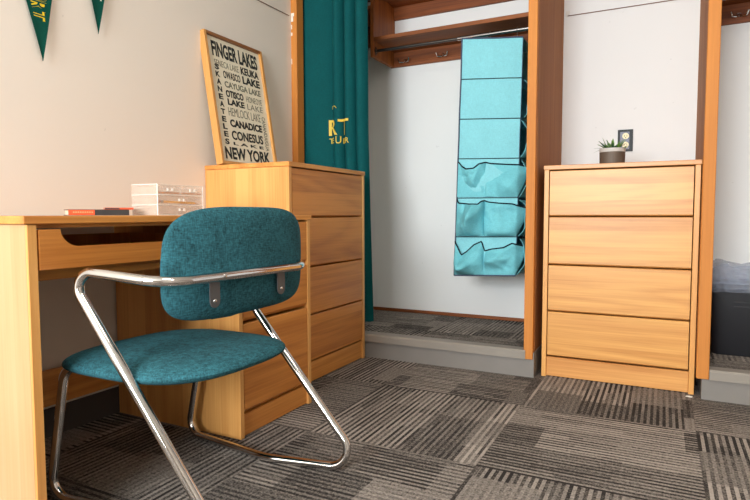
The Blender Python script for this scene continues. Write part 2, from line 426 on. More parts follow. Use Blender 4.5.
# ================================================================== DRAWER CHESTS
def z_bands(): return [(.7545, .9615), (.5315, .7495), (.3135, .5265), (.1005, .3085)]
def chest(name, label, x0, x1, y0, y1, face, H=.9874, mats=('oak_y', 'oak_yd', 'oak_z', 'oak_zy'), loc=None):
    """face '+x' or '-y' : where the drawers look"""
    top, dr, side, kick = mats
    t = thing(name, label, 'chest of drawers', ((x0+x1)/2, (y0+y1)/2, 0))
    def P(a0, a1, d0, d1, z0, z1, bev=.0015, bm=None):
        # a: along the front, d: depth measured back from the front
        bm = bm or NB()
        if face == '+x': bx(bm, x1-d1, x1-d0, y0+a0, y0+a1, z0, z1, bev)
        else: bx(bm, x0+a0, x0+a1, y0+d0, y0+d1, z0, z1, bev)
        return bm
    W = (y1-y0) if face == '+x' else (x1-x0); D = (x1-x0) if face == '+x' else (y1-y0)
    th = .021
    obj('top_panel', P(0, W, -.003, D, H-.02, H, .002), top, t)
    obj('side_panel', P(.003, .003+th, 0, D, 0, H-.0205), side, t)
    obj('side_panel', P(W-.003-th, W-.003, 0, D, 0, H-.0205), side, t)
    obj('back_panel', P(.025, W-.025, D-.01, D-.002, .01, H-.022), side, t)
    obj('plinth', P(.0245, W-.0245, .008, .026, 0.004, .094), kick, t)
    for z0, z1 in z_bands():
        q = NB()
        a0, a1 = .028, W-.028
        # front board with a finger bevel along its lower edge
        prof = [(0.0, z0+.006), (0.0, z1-.002), (.002, z1), (.019, z1), (.019, z0), (.009, z0)]
        if face == '+x': pts = [(x1-.002-d, y0+a0, z) for d, z in prof]; prism(q, pts, (0, a1-a0, 0))
        else: pts = [(x0+a0, y0+.002+d, z) for d, z in prof]; prism(q, pts, (a1-a0, 0, 0))
        d = obj('drawer', q, dr, t)
        P2 = P(.05, W-.05, .0215, D-.03, z0+.012, z1-.03, 0)
        obj('drawer_box', P2, side, d)
    return t
lc = chest('chest_of_drawers', 'oak chest of drawers beside the desk with the framed poster leaning on top', LX+.002, -1.404, 1.952, 2.628, '+x',
      mats=('oak_y', 'oak_yd', 'oak_z', 'oak_y'))
rc = chest('chest_of_drawers', 'pale oak chest of four drawers between two posts under the outlet, plant on top', -.501, .1345, 2.699, 3.2, '-y',
      mats=('oak_x', 'oak_xd', 'oak_zy', 'oak_x'))
rc.location.z = 0

# ================================================================== DESK
XF = -1.258; DY0, DY1, DP = .764, 1.89, 1.459
t = thing('desk', 'oak writing desk against the cream wall with drawer pedestal at its far end', 'desk', ((XF+LX)/2, (DY0+DY1)/2, 0))
obj('desktop', bx(NB(), LX+.012, XF+.004, DY0-.009, DY1+.006, .743, .762, .0025, 2), 'oak_y', t)
obj('side_panel', bx(NB(), LX+.012, XF-.0085, DY0, DY0+.022, 0, .7425, .001), 'pale_z', t, label='pale oak end panel')
obj('edge_strip', bx(NB(), XF-.008, XF, DY0, DY0+.022, 0, .7425, .001), 'oak_zy', t)
obj('side_panel', bx(NB(), LX+.012, XF, DY1-.020, DY1, 0, .7425, .001), 'oak_z', t)
obj('side_panel', bx(NB(), LX+.012, XF, DP, DP+.020, 0, .7425, .001), 'oak_z', t)
obj('front_rail', bx(NB(), XF-.045, XF-.025, DY0+.0225, DP-.0005, .7335, .7425), 'oak_y', t)
obj('lower_rail', bx(NB(), XF-.088, XF-.067, DY0+.0225, DP-.0005, .606, .634), 'oak_y', t)
obj('stretcher', bx(NB(), LX+.014, LX+.036, DY0+.0225, DP-.0005, .118, .238, .001), 'oak_y', t)
obj('pedestal_back', bx(NB(), LX+.014, LX+.022, DP+.021, DY1-.021, .01, .74), 'oak_z', t)
# pencil drawer with a scooped front
ya, yb = DY0+.026, DP-.005; z0, z1 = .638, .7305
pts = [(ya, z0), (yb, z0), (yb, z1), (yb-.045, z1)]
yl, yr = ya+.052, yb-.052
zc = .6885; rc_ = z1-zc
def q_arc(cy, sgn):
    out = []
    for k in range(0, 9):
        a = k/8*math.pi/2
        out.append((cy, a))
    return out
pts = [(ya, z0), (yb, z0), (yb, z1)]
n = 10; sw = .050
for k in range(n+1):
    a_ = k/n*math.pi/2; pts.append((yr-sw+sw*math.cos(a_), z1-(z1-zc)*math.sin(a_)))
for k in range(n+1):
    a_ = math.pi/2*(1-k/n); pts.append((yl+sw-sw*math.cos(a_), z1-(z1-zc)*math.sin(a_)))
pts.append((ya, z1))
q = NB(); prism(q, [(XF+.001, y, z) for y, z in pts], (-.018, 0, 0))
dr = obj('pencil_drawer', q, 'oak_yd', t)
q = NB(); bx(q, LX+.12, XF-.05, ya+.012, yb-.012, .645, .652); bx(q, LX+.12, XF-.05, ya+.012, ya+.02, .652, .70); bx(q, LX+.12, XF-.05, yb-.02, yb-.012, .652, .70); bx(q, LX+.12, LX+.13, ya+.02, yb-.02, .652, .70)
obj('drawer_tray', q, 'oak_z', dr)
obj('pedestal_plinth', bx(NB(), XF-.03, XF-.010, DP+.0205, DY1-.0205, .003, .078), 'oak_y', t)
for z0_, z1_ in ((.086, .392), (.402, .565), (.575, .735)):
    q = NB(); prof = [(0, z0_+.012), (0, z1_-.002), (.002, z1_), (.019, z1_), (.019, z0_), (.009, z0_)]
    prism(q, [(XF-.002-d, DP+.023, z) for d, z in prof], (0, DY1-DP-.046, 0))
    d = obj('drawer', q, 'oak_yd', t)
    obj('drawer_box', bx(NB(), LX+.05, XF-.022, DP+.035, DY1-.035, z0_+.01, z1_-.03), 'oak_z', d)

# ================================================================== CHAIR
CX, CY = -.977, 1.160
t = thing('armchair', 'chrome tube armchair with teal padded seat and back pulled up to the desk', 'chair', (CX-.2, CY, 0))
q = NB()
rt = .0122
def side(s):   # s=-1 near, +1 far ; from under the seat down, along the floor, up to the arm
    y = lambda d: CY+s*d
    fz = rt+.001
    ax = -1.246
    p = [(-1.10, y(.215), .376), (-1.365, y(.247), .376), (-1.445, y(.247), fz), (-1.08, y(.203), fz),
         (-.790+(.028 if s > 0 else 0), y(.265), fz), (ax, y(.318), .639)]
    if s > 0: p.insert(5, (-1.200, y(.268), .500))
    return p
pn, pf = side(-1), side(1)
cor_n, cor_f = (-.972, CY-.268, .6115), (-.966, CY+.292, .6095)
path = pn+[cor_n, cor_f]+pf[::-1]
rads = [.05, .05, .25, .05, .036, .085, .085, .036] + ([.6] if len(pf) == 7 else []) + [.05, .25, .05, .05]
fr = obj('frame', tube(NB(), fillet(path, rads, 12), rt, 20), 'chrome', t, True)
# padded shapes
def pad(bm, outline, fn_top, fn_bot, rings=14, seg=72):
    """outline(a)->(u,v); fn(u,v,s)->Vector"""
    def sheet(fn):
        c = bm.verts.new(fn(0, 0, 0)); L = []
        for i in range(1, rings+1):
            s = math.sin(i/rings*math.pi/2)
            L.append([bm.verts.new(fn(*(k*s for k in outline(2*math.pi*j/seg)), s)) for j in range(seg)])
        for j in range(seg): bm.faces.new((c, L[0][j], L[0][(j+1) % seg]))
        for A, B in zip(L, L[1:]):
            for j in range(seg): bm.faces.new((A[j], B[j], B[(j+1) % seg], A[(j+1) % seg]))
    sheet(fn_top); sheet(fn_bot)
    bmesh.ops.remove_doubles(bm, verts=bm.verts[:], dist=.0004)
    return bm
def squircle(a, hu, hv, p):
    c, s = math.cos(a), math.sin(a)
    return (hu*math.copysign(abs(c)**(2/p), c), hv*math.copysign(abs(s)**(2/p), s))
# seat : u along x, v along y
SXc, SYc = -1.170, CY-.050
def seat_out(a): 
    u_, v_ = squircle(a, .268, .243, 3.0)
    return (u_, v_)
def st(sign, th):
    def f(u_, v_, s):
        e = max(0, 1-s**4)**.5
        n_ = noise.noise(Vector((u_*6, v_*6, 3)))*.002*(1-s)
        z = .388 + (.012*(u_/.25)**2 if u_ < 0 else .006*(u_/.25)**2)*-1*(1 if u_ < 0 else -1) + sign*th*e + n_
        return Vector((SXc+u_, SYc+v_, z))
    return f
seat = obj('seat', pad(NB(), seat_out, st(1, .032), st(-1, .030)), 'teal', t, True)
# backrest : u along y, v along z
BXc = -1.010; BZc = .641
def back_out(a):
    u_, v_ = squircle(a, .284, .144, 3.8 if math.sin(a) > 0 else 5)
    k = 1 + (.045 if v_ < 0 else -.02)*abs(v_)/.146*0
    return (u_*(1-.03*max(0, v_/.146)), v_)
def bk(sign, th):
    def f(u_, v_, s):
        e = max(0, 1-s**3.2)**.55
        x = BXc - .030*(u_/.27)**2 - .10*0 + .16*(-(v_))*0 + sign*th*e - .02*(v_/.146)*-1*0
        n_ = noise.noise(Vector((u_*7, v_*7, 9)))*.002*(1-s)
        return Vector((x+n_+ .03*v_, CY+.064+u_, BZc+v_))
    return f
back = obj('backrest', pad(NB(), back_out, bk(1, .030), bk(-1, .030)), 'teal', t, True)
obj('welt', tube(NB(), [(BXc-.03, CY-.06, BZc-.146), (BXc-.02, CY, BZc-.147), (BXc-.03, CY+.06, BZc-.146)], .003, 8), 'teal', back)
# tab brackets with screws from tube down onto the cushion
for sy, x in ((-.118, -.968), (.150, -.968)):
    yy = CY+sy
    q = NB()
    n0 = [(yy-.017, .600), (yy+.017, .600)]
    arc = [(yy+.017*math.cos(a), .553+.017*math.sin(-a)) for a in [k*math.pi/8 for k in range(9)]]
    prism(q, [(x-.006, y_, z_) for y_, z_ in n0+arc], (.0025, 0, 0))
    br = obj('bracket', q, 'bracket', t, label='grey metal tab bracket')
    obj('screw', ball(NB(), (x-.003, yy, .553), .0055, .5, 1, 1), 'chrome', br, True)
    obj('screw', ball(NB(), (-.9585, yy+.022, .6125), .007, .4, 1, 1), 'chrome', br, True)
# cross bar under the seat
obj('cross_bar', tube(NB(), [(-1.22, CY-.226, .366), (-1.22, CY+.226, .366)], .009, 12), 'dark_metal', t, True)

# ================================================================== FRAMED POSTER
def poster():
    zb, zt = .9915, 1.592; xb, xt = -1.762, -1.858; y0, y1 = 1.945, 2.352
    e_up = Vector((xt-xb, 0, zt-zb)); L = e_up.length; e_up.normalize(); e_y = Vector((0, 1, 0)); nrm = e_y.cross(e_up)
    if nrm.x < 0: nrm = -nrm
    W = y1-y0; O = Vector((xb, y0, zb))
    def m(u_, v_, w_): return O+e_y*u_+e_up*v_+nrm*w_
    def board(u0_, u1_, v0_, v1_, w0_, w1_):
        q = NB(); 
        V = [q.verts.new(m(a, b_, c)) for c in (w0_, w1_) for b_ in (v0_, v1_) for a in (u0_, u1_)]
        for f in ((0, 1, 3, 2), (4, 6, 7, 5), (0, 4, 5, 1), (2, 3, 7, 6), (0, 2, 6, 4), (1, 5, 7, 3)): q.faces.new([V[i] for i in f])
        return q
    t = thing('framed_poster', 'framed lake names word poster leaning on the wall on top of the near chest', 'poster', (xb, (y0+y1)/2, zb))
    fr = .014; dp = .036
    for nm, a in (('frame_side', (0, fr, 0, L)), ('frame_side', (W-fr, W, 0, L))):
        obj(nm, board(*a, -dp+.008, .008), 'frame', t)
    obj('frame_top', board(fr+.0003, W-fr-.0003, L-fr, L, -dp+.008, .008), 'frame_top', t)
    obj('frame_bottom', board(fr+.0003, W-fr-.0003, 0, fr, -dp+.008, .008), 'frame', t)
    pp = obj('print', board(fr+.0005, W-fr-.0005, fr+.0005, L-fr-.0005, -.012, -.004), 'paper', t)
    A, B = NB(), NB()
    def T(bm, s, u0_, v0_, wd, ht, bold=.03, rot=0, sp=1.0):
        if rot == 0: f = lambda x, y, z: m(u0_+x, v0_+y, -.0034+z)
        else: f = lambda x, y, z: m(u0_+y, v0_-x, -.0034+z)
        merge(bm, txt(s, wd, ht, f, .0006, bold, space=sp))
    k = L; w_ = W
    def F(a): return a*W
    def V(a): return L*(1-a)
    # fractions measured on the print: u from left, v from top
    T(A, 'FINGER LAKES', F(.115), V(.172), F(.79), .072, .035)
    T(B, 'SENECA LAKE', F(.13), V(.245), F(.40), .030, -.005)
    T(A, 'KEUKA', F(.57), V(.250), F(.33), .037, .04)
    T(A, 'LAKE', F(.58), V(.325), F(.32), .038, .04)
    T(A, 'OWASCO', F(.25), V(.325), F(.29), .036, .02)
    T(B, 'CAYUGA LAKE', F(.25), V(.395), F(.64), .030, .03)
    T(A, 'OTISCO', F(.25), V(.47), F(.30), .034, .04)
    T(A, 'LAKE', F(.26), V(.53), F(.29), .030, .04)
    T(B, 'HONEOYE', F(.60), V(.47), F(.29), .030, -.005)
    T(B, 'LAKE', F(.60), V(.53), F(.29), .028, -.005)
    T(B, 'HEMLOCK LAKE', F(.25), V(.615), F(.57), .040, -.005)
    T(A, 'CANADICE', F(.25), V(.70), F(.57), .036, .045)
    T(A, 'CONESUS', F(.25), V(.80), F(.56), .044, .03)
    T(A, 'L A K E', F(.26), V(.84), F(.54), .014, .03)
    T(A, 'NEW YORK', F(.10), V(.955), F(.80), .058, .035)
    for i, ch in enumerate('SKANEATELES'):
        T(A, ch, F(.125)+(.009 if ch == 'I' else 0), V(.272+i*.057), .028, .026, .035)
    T(B, 'CANANDAIGUA', F(.845), V(.565), L*.285, .026, .01, rot=1)
    obj('lettering', A, 'ink', pp); obj('lettering', B, 'ink2', pp)
poster()

# ================================================================== PENNANTS
def pennant(tip, half_ratio, L, skew, label, letters):
    """tip: (y,z). hangs point down on the left wall"""
    ty, tz = tip; x = LX+.012
    t = thing('pennant', label, 'pennant', (LX, ty, tz), 'felt pennants on the cream wall')
    def surf(s, c):   # s 0 tip..1 top ; c -1..1
        curl = .010*(1-s)**2 + .002*math.sin(s*9)+.0015
        return Vector((LX+.002+curl + .002*c*c, ty+skew*s*L + c*half_ratio*s*L, tz+s*L))
    q = NB(); thick(q, lambda a, c: surf(.0005+a*.9995, c*2-1), 40, 6, (.0016, 0, 0))
    body = obj('felt', q, 'felt', t, True)
    for s, zc_, h, wd, dark in letters:
        for mat, bold, dz in (('yellow' if dark else 'white_print', .075, 0), ('felt', .0, .0006)):
            if s == '' or (bold < .05 and not dark): continue
            def f(xx, yy, zz):
                # reads downwards, letter tops towards +y
                z = zc_-xx; sN = (z-tz)/L
                c0 = surf(max(sN, .001), 0)
                return Vector((c0.x+.0022+dz+zz, ty+skew*sN*L+(yy-wd/2), z))
            kx = (bold-.02)*.25*wd
            def g(xx, yy, zz): return f(xx-kx, (yy-kx), zz)
            merge_b = txt(s, h+2*kx, wd+2*kx, g, .0004, bold)
            obj('lettering', merge_b, mat, body)
    return t
pennant((1.2035, 1.276), .225, .50, -.02, 'larger green pennant with yellow block letters on the wall above the desk',
        [('T', 1.439, .030, .047, True), ('R', 1.471, .028, .056, True), ('O', 1.502, .028, .062, True), ('P', 1.535, .030, .070, True)])
pennant((1.4165, 1.424), .215, .60, .015, 'green pennant with a white letter, right of the yellow lettered one',
        [('T', 1.575, .028, .05, False)])

# thin cable along the left wall and the alcove wall
b = NB(); tube(b, [(LX+.004, 1.2, 1.853), (LX+.004, 1.9, 1.851), (LX+.004, 2.33, 1.853), (LX+.004, 2.62, 1.858)], .0022, 8)
tag(obj('cable', b, 'wire', None, True), 'thin brown cable running along the top of the cream left wall', 'cable')
t = thing('cable', 'thin brown cable with small white clip high on the white alcove wall', 'cable', (-.23, BY, 1.86))
b = NB(); tube(b, [(-.512, BY-.004, 1.862), (-.25, BY-.004, 1.861), (.1345, BY-.004, 1.860)], .0024, 8)
obj('wire', b, 'wire', t, True)
b = NB(); bx(b, -.516, -.494, BY-.008, BY, 1.868, 1.888, .002); bx(b, -.512, -.506, BY-.011, BY-.002, 1.856, 1.869, .001)
obj('clip', b, 'whiteplastic', t)

# ================================================================== CURTAIN
CX0, CX1, CYY = -1.862, -1.468, 2.80
def cfold(x, z):
    tt = (x+1.862)/(.394)
    k = .7+.3*max(0, min(1, (z-.2)/1.6))
    if tt < .45: d = .020*math.sin(math.pi*tt/.45)**.8 if tt > 0 else 0
    else: d = .052*abs(math.sin(math.pi*(tt-.45)/.183))**.55
    base_y = 2.725+.07*min(1, max(0, tt)/.5)
    return base_y-d*k+.004*noise.noise(Vector((x*8, z*1.3, 0)))
def cx(u_, z): # narrows a little towards the top
    return CX0+(CX1-CX0)*u_*(1-.0*(z)) + u_*(.034*(1-min(1, z/1.2)))
b = NB(); thick(b, lambda u_, v_: Vector((cx(u_, .165+v_*2.15), cfold(CX0+(CX1-CX0)*u_, .165+v_*2.15), .165+v_*2.15)), 150, 26, (0, .003, 0))
t = thing('curtain', 'dark teal curtain with gold lettering hanging in the left end of the closet opening', 'curtain', (-1.66, CYY, .165))
cl = obj('fabric', b, 'curtain', t, True)
b = NB()
def cmap(x0, z0):
    return lambda x, y, z: Vector((x0+x, cfold(x0+x, z0+y)-.006+z, z0+y))
for s, x0, z0, wd, ht, bd in (('R', -1.706, 1.210, .068, .088, .01), ('T', -1.636, 1.208, .068, .088, .01),
                              ('TE', -1.704, 1.165, .042, .030, .01), ('U', -1.648, 1.162, .026, .040, .0), ('RR', -1.616, 1.162, .050, .030, .0)):
    merge(b, txt(s, wd, ht, cmap(x0, z0), .001, bd, subdiv=3))
b2 = [Vector((-1.664+.022*math.sin(a)*1.0, 0, 1.345+.026*math.cos(a))) for a in [k*math.pi/12 for k in range(-4, 5)]]
tube(b, [Vector((p.x, cfold(p.x, p.z)-.003, p.z)) for p in b2], .0022, 6)
obj('lettering', b, 'gold', cl)
b = NB(); cyl(b, (LX+.002, 2.79, 2.33), (-.5575, 2.79, 2.33), .012)
tag(obj('curtain_rod', b, 'rod', None, True), 'curtain rod spanning the top of the closet opening above the curtain', 'rod')

# ================================================================== CLOSET SHELVING
SY = 3.05
def hook(name, x, z, label, kind='rail hooks', proto=[None]):
    if proto[0] is None:
        t = thing(name, label, 'hook', (x, BY-.0205, z), kind)
        y = -.0
        q = NB(); bx(q, -.010, .010, -.004, 0, -.008, .012, .0015); obj('base_plate', q, 'chrome', t, local=True)
        q = NB()
        for s in (-1, 1):
            tube(q, fillet([(0, -.004, .002), (s*.012, -.016, -.010), (s*.030, -.030, -.010), (s*.036, -.036, .010)], .008, 5), .0042, 8)
        obj('prongs', q, 'chrome', t, True, local=True)
        proto[0] = t; return t
    src = proto[0]; c = src.copy(); COL.objects.link(c); c.location = (x, BY-.0205, z); c['label'] = label
    for ch in list(src.children):
        d = ch.copy(); COL.objects.link(d); d.parent = c
    return c
# right bay of the left closet
t = thing('closet_shelf', 'reddish oak closet shelf unit with side panel, shelf and hook rail', 'shelf', (-1.0, BY, 1.7))
obj('side_panel', bx(NB(), -1.588, -1.566, SY, BY-.0005, 1.703, 2.42, .001), 'red_z', t)
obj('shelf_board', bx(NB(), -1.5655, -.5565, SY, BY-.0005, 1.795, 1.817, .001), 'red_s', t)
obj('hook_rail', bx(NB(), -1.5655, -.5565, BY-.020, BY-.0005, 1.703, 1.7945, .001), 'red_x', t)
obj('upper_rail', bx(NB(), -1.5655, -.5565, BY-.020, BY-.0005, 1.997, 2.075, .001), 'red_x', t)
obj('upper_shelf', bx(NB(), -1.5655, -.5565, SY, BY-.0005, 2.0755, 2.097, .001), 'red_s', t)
# left bay: higher rail behind the curtain
t = thing('closet_shelf', 'dark oak shelf and rail in the closet corner behind the curtain', 'shelf', (-1.73, BY, 1.84))
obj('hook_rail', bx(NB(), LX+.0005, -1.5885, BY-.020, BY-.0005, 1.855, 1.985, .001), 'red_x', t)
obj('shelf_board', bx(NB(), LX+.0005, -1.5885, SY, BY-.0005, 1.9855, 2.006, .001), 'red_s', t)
RODY, RODZ = 3.075, 1.741
t = thing('closet_rod', 'chrome closet rod under the shelf carrying the aqua organizer', 'rod', (-1.06, RODY, RODZ))
q = NB(); cyl(q, (-1.5655, RODY, RODZ), (-1.0, RODY, RODZ), .0085); obj('rod', q, 'dark_metal', t, True, label='thinner dark inner rod')
q = NB(); cyl(q, (-1.05, RODY, RODZ), (-.5565, RODY, RODZ), .0115); obj('sleeve', q, 'rod', t, True, label='wider bright outer sleeve')
q = NB(); cyl(q, (-1.5655, RODY, RODZ), (-1.5595, RODY, RODZ), .017); bx(q, -1.5655, -1.561, RODY-.006, RODY+.006, RODZ-.024, RODZ+.024, .001)
obj('end_bracket', q, 'rod', t, True)
t2 = NB(); cyl(t2, (LX+.001, 3.07, 2.045), (-1.5885, 3.07, 2.045), .012)
tag(obj('closet_rod', t2, 'rod', None, True), 'short closet rod in the closet corner behind the curtain', 'rod')
hook('coat_hook', -1.482, 1.733, 'double coat hook on the rail nearest the curtain')
hook('coat_hook', -1.228, 1.738, 'double coat hook on the rail just left of the aqua organizer')
# right closet
t = thing('closet_shelf', 'oak closet shelf and hook rail right of the right hand post', 'shelf', (.7, BY, 1.7))
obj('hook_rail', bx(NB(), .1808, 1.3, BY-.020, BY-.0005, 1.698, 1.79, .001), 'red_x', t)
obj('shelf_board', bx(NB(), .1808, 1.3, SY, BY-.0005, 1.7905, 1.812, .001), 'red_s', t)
q = NB(); cyl(q, (.181, RODY, 1.748), (1.3, RODY, 1.748), .0125)
tag(obj('closet_rod', q, 'chrome', None, True), 'chrome closet rod above the trash can at the right edge', 'rod')
hook('coat_hook', .300, 1.734, 'double coat hook above the trash can at the right edge')

# ================================================================== HANGING ORGANIZER
t = thing('hanging_organizer', 'aqua fabric hanging organizer with side pockets hung from the closet rod', 'organizer', (-.82, RODY, .43))
FY, BK = 2.925, 3.225
TL, TR, BL_, BR_ = (-.975, 1.690), (-.655, 1.654), (-1.010, .432), (-.678, .446)
def fc(u_, v_):   # v 0 top .. 1 bottom
    x = (TL[0]*(1-u_)+TR[0]*u_)*(1-v_)+(BL_[0]*(1-u_)+BR_[0]*u_)*v_
    z = (TL[1]*(1-u_)+TR[1]*u_)*(1-v_)+(BL_[1]*(1-u_)+BR_[1]*u_)*v_
    return x, z
def wr(x, z, a=.006):
    n_ = noise.noise(Vector((x*5, z*5, 1)))*a + noise.noise(Vector((x*16+z*9, z*14, 4)))*a*.5
    return n_
def panel_side(yc, sg):
    def f(u_, v_):
        x, z = fc(u_, v_)
        seg_ = abs(math.sin(math.pi*v_*6))
        return Vector((x, yc+sg*(.007*seg_*math.sin(math.pi*u_)**.5)+wr(x, z, .005), z))
    return f
q = NB(); thick(q, panel_side(FY, -1), 26, 90, (0, .002, 0)); sp_ = obj('side_panel', q, 'aqua', t, True)
q = NB(); thick(q, panel_side(BK, 1), 12, 60, (0, -.002, 0)); obj('side_panel', q, 'aqua', t, True)
q = NB(); thick(q, lambda u_, v_: Vector((fc(0, v_)[0], FY+.004+(BK-FY-.008)*u_, fc(0, v_)[1])), 8, 40, (.002, 0, 0)); obj('back_panel', q, 'aqua', t, True)
for k in range(7):
    v_ = k/6
    q = NB()
    def sh(a, c, v_=v_):
        x, z = fc(.01+a*.98, v_); return Vector((x, FY+.004+(BK-FY-.008)*c, z-.012*math.sin(math.pi*a)*math.sin(math.pi*c)*(0 if v_ in (0, 1) else 1)))
    thick(q, sh, 10, 8, (0, 0, .0025)); obj('shelf', q, 'aqua', t, True)
# dark seams and piping on the visible side
def strip(fn, n_, r_):
    return tube(NB(), [fn(k/n_) for k in range(n_+1)], r_, 6)
for k in range(7):
    v_ = k/6; rad = .0038 if k in (0, 6) else .0024
    obj('piping', strip(lambda a: Vector((fc(a, v_)[0], FY+wr(*fc(a, v_), .005)-.002, fc(a, v_)[1])), 24, rad), 'piping' if k in (0, 6) else 'elastic', t, True)
obj('piping', strip(lambda a: Vector((fc(0, a)[0], FY+wr(*fc(0, a), .005)-.001, fc(0, a)[1])), 60, .0045), 'piping', t, True)
obj('piping', strip(lambda a: Vector((fc(1, a)[0], FY+wr(*fc(1, a), .005)-.001, fc(1, a)[1])), 60, .002), 'piping', t, True)
# sagging drawers that bulge out of the open side
for k in range(1, 6):
    v0_ = k/6
    def dg(a, c, v0_=v0_, k=k):
        # wraps around: a 0..1 front-to-back across the opening, c 0..1 top-down
        x, z = fc(1, v0_+c/6*.93+.008)
        out = (.022+.062*math.sin(math.pi*min(1, c*1.0))**.8*(.55+.45*math.sin(math.pi*a)))
        nz = noise.noise(Vector((a*3, c*3, k*2.7)))*.024
        return Vector((x+out+nz-.012, FY+.006+(BK-FY-.014)*a, z+noise.noise(Vector((a*4, k, 2)))*.012*(1-c)))
    q = NB(); thick(q, dg, 14, 12, (-.003, 0, 0)); obj('fabric_drawer', q, 'aqua2', t, True)
    q = NB(); tube(q, [dg(a/14, 0)+Vector((.0, 0, 0)) for a in range(15)], .003, 6); obj('drawer_trim', q, 'elastic', t, True)
# front pockets on the lower three bays, two to a bay
TOPS = {(3, 0): [(.01, .08), (.08, .19), (.17, .27), (.30, .26), (.38, .15), (.47, .10)], (3, 1): [(.47, .10), (.55, .13), (.8, .155), (1.0, .17), (1.13, .22)],
        (4, 0): [(.01, .03), (.05, .13), (.25, .16), (.40, .165), (.44, .09), (.47, .07)], (4, 1): [(.47, .07), (.55, .11), (.72, .14), (.93, .16), (1.13, .27)],
        (5, 0): [(.0, .12), (.06, .26), (.13, .46), (.22, .37), (.33, .20), (.455, .11), (.495, .34)], (5, 1): [(.50, .36), (.62, .31), (.82, .27), (.95, .16), (1.13, .26)]}
def interp(P, x):
    for (x0, y0), (x1, y1) in zip(P, P[1:]):
        if x <= x1:
            f = (x-x0)/(x1-x0); f = max(0, f); return y0+(y1-y0)*f
    return P[-1][1]
_rc = random.Random(5)
FOLDS = {}
def crease(a, c, key):
    if key not in FOLDS:
        FOLDS[key] = [(_rc.uniform(0, math.pi), _rc.uniform(-.2, 1.0), _rc.uniform(.25, 1)*_rc.choice((-1, 1))) for _ in range(9)]
    t_ = 0
    for an, d_, am in FOLDS[key]:
        h_ = math.cos(an)*a+math.sin(an)*c-d_
        t_ += am*max(0, .35-abs(h_))
    return t_
for k in range(3, 6):
    for hx in (0, 1):
        P_ = TOPS[(k, hx)]; ua, ub = P_[0][0], P_[-1][0]
        def pk(a, c, P_=P_, ua=ua, ub=ub, k=k, hx=hx):
            u_ = ua+(ub-ua)*a
            v_ = ((k+interp(P_, u_))/6)*(1-c)+((k+.97)/6)*c
            if hx == 1: u_ -= (ub-1.0)*a*a*c**1.5
            x, z = fc(u_, v_)
            bul = (math.sin(math.pi*min(1, max(0, a)))**.5)*(math.sin(math.pi*(.15+.83*c))**.6)
            cr = crease(a, c, (k, hx)); cr2 = noise.noise(Vector((a*6+hx*3, c*5-a*4, k*2.3)))
            yy = FY-.005-.026*bul-(.150 if k < 5 else .085)*cr*bul-.010*cr2*bul
            return Vector((x, min(yy, FY-.004)+(.05*max(0, (u_-1.0)/.13)), z))
        q = NB(); thick(q, pk, 30, 26, (0, .0015, 0)); po = obj('pocket', q, 'aqua2', t, True)
        q = NB(); tube(q, [pk(a/30, 0)+Vector((0, -.001, 0)) for a in range(31)], .0038, 6); obj('elastic_trim', q, 'elastic', po, True)
# hanging wires
for xx in (-.865, -.72):
    q = tube(NB(), fillet([(xx, RODY, 1.665), (xx, RODY-.001, RODZ-.012), (xx, RODY-.0155, RODZ+.004), (xx, RODY, RODZ+.016), (xx, RODY+.0155, RODZ+.002)], .008, 5), .0018, 6)
    obj('hanger_hook', q, 'steel', t, True)

# ================================================================== OUTLET
t = thing('wall_outlet', 'duplex outlet with dark glossy cover plate on the white wall behind the plant', 'outlet', (-.197, BY, 1.16))
y0_ = BY-.006
obj('cover_plate', bx(NB(), -.2345, -.159, y0_, BY-.0005, 1.100, 1.217, .002, 2), 'plate_b', t)
obj('face_plate', bx(NB(), -.223, -.176, y0_-.0015, y0_, 1.112, 1.205, .001), 'plate_s', t, label='mirror-like inner plate')
for z in (1.182, 1.135):
    q = NB(); cyl(q, (-.195, y0_-.0035, z), (-.195, y0_-.0015, z), .0165, 20); so = obj('socket', q, 'socket', t, True)
    q = NB(); bx(q, -.2025, -.2005, y0_-.0042, y0_-.0034, z-.004, z+.005); bx(q, -.1895, -.1875, y0_-.0042, y0_-.0034, z-.004, z+.005); ball(q, (-.195, y0_-.0036, z-.009), .0025)
    obj('slot', q, 'slot', so)

# ================================================================== POTTED PLANT
pz = .9878; pc = Vector((-.219, 2.82, pz))
t = thing('potted_plant', 'small succulent in a dark pot with grey rim on the pale chest', 'plant', pc)
def lathe(bm, prof, c, seg=36):
    L = [[bm.verts.new(Vector((c.x+r_*math.cos(2*math.pi*k/seg), c.y+r_*math.sin(2*math.pi*k/seg), c.z+z))) for k in range(seg)] for r_, z in prof]
    for A, B in zip(L, L[1:]):
        for k in range(seg): bm.faces.new((A[k], A[(k+1) % seg], B[(k+1) % seg], B[k]))
    bm.faces.new(L[0][::-1]); bm.faces.new(L[-1])
    return bm
po = obj('pot', lathe(NB(), [(.051, 0), (.054, .003), (.055, .056), (.055, .057)], pc), 'pot', t, True)
obj('rim', lathe(NB(), [(.0552, .0572), (.0557, .058), (.0557, .073), (.054, .0745), (.051, .0745), (.051, .066)], pc), 'potband', po, True)
obj('soil', lathe(NB(), [(.0505, .0665), (.0505, .0685)], pc), 'soil', t)
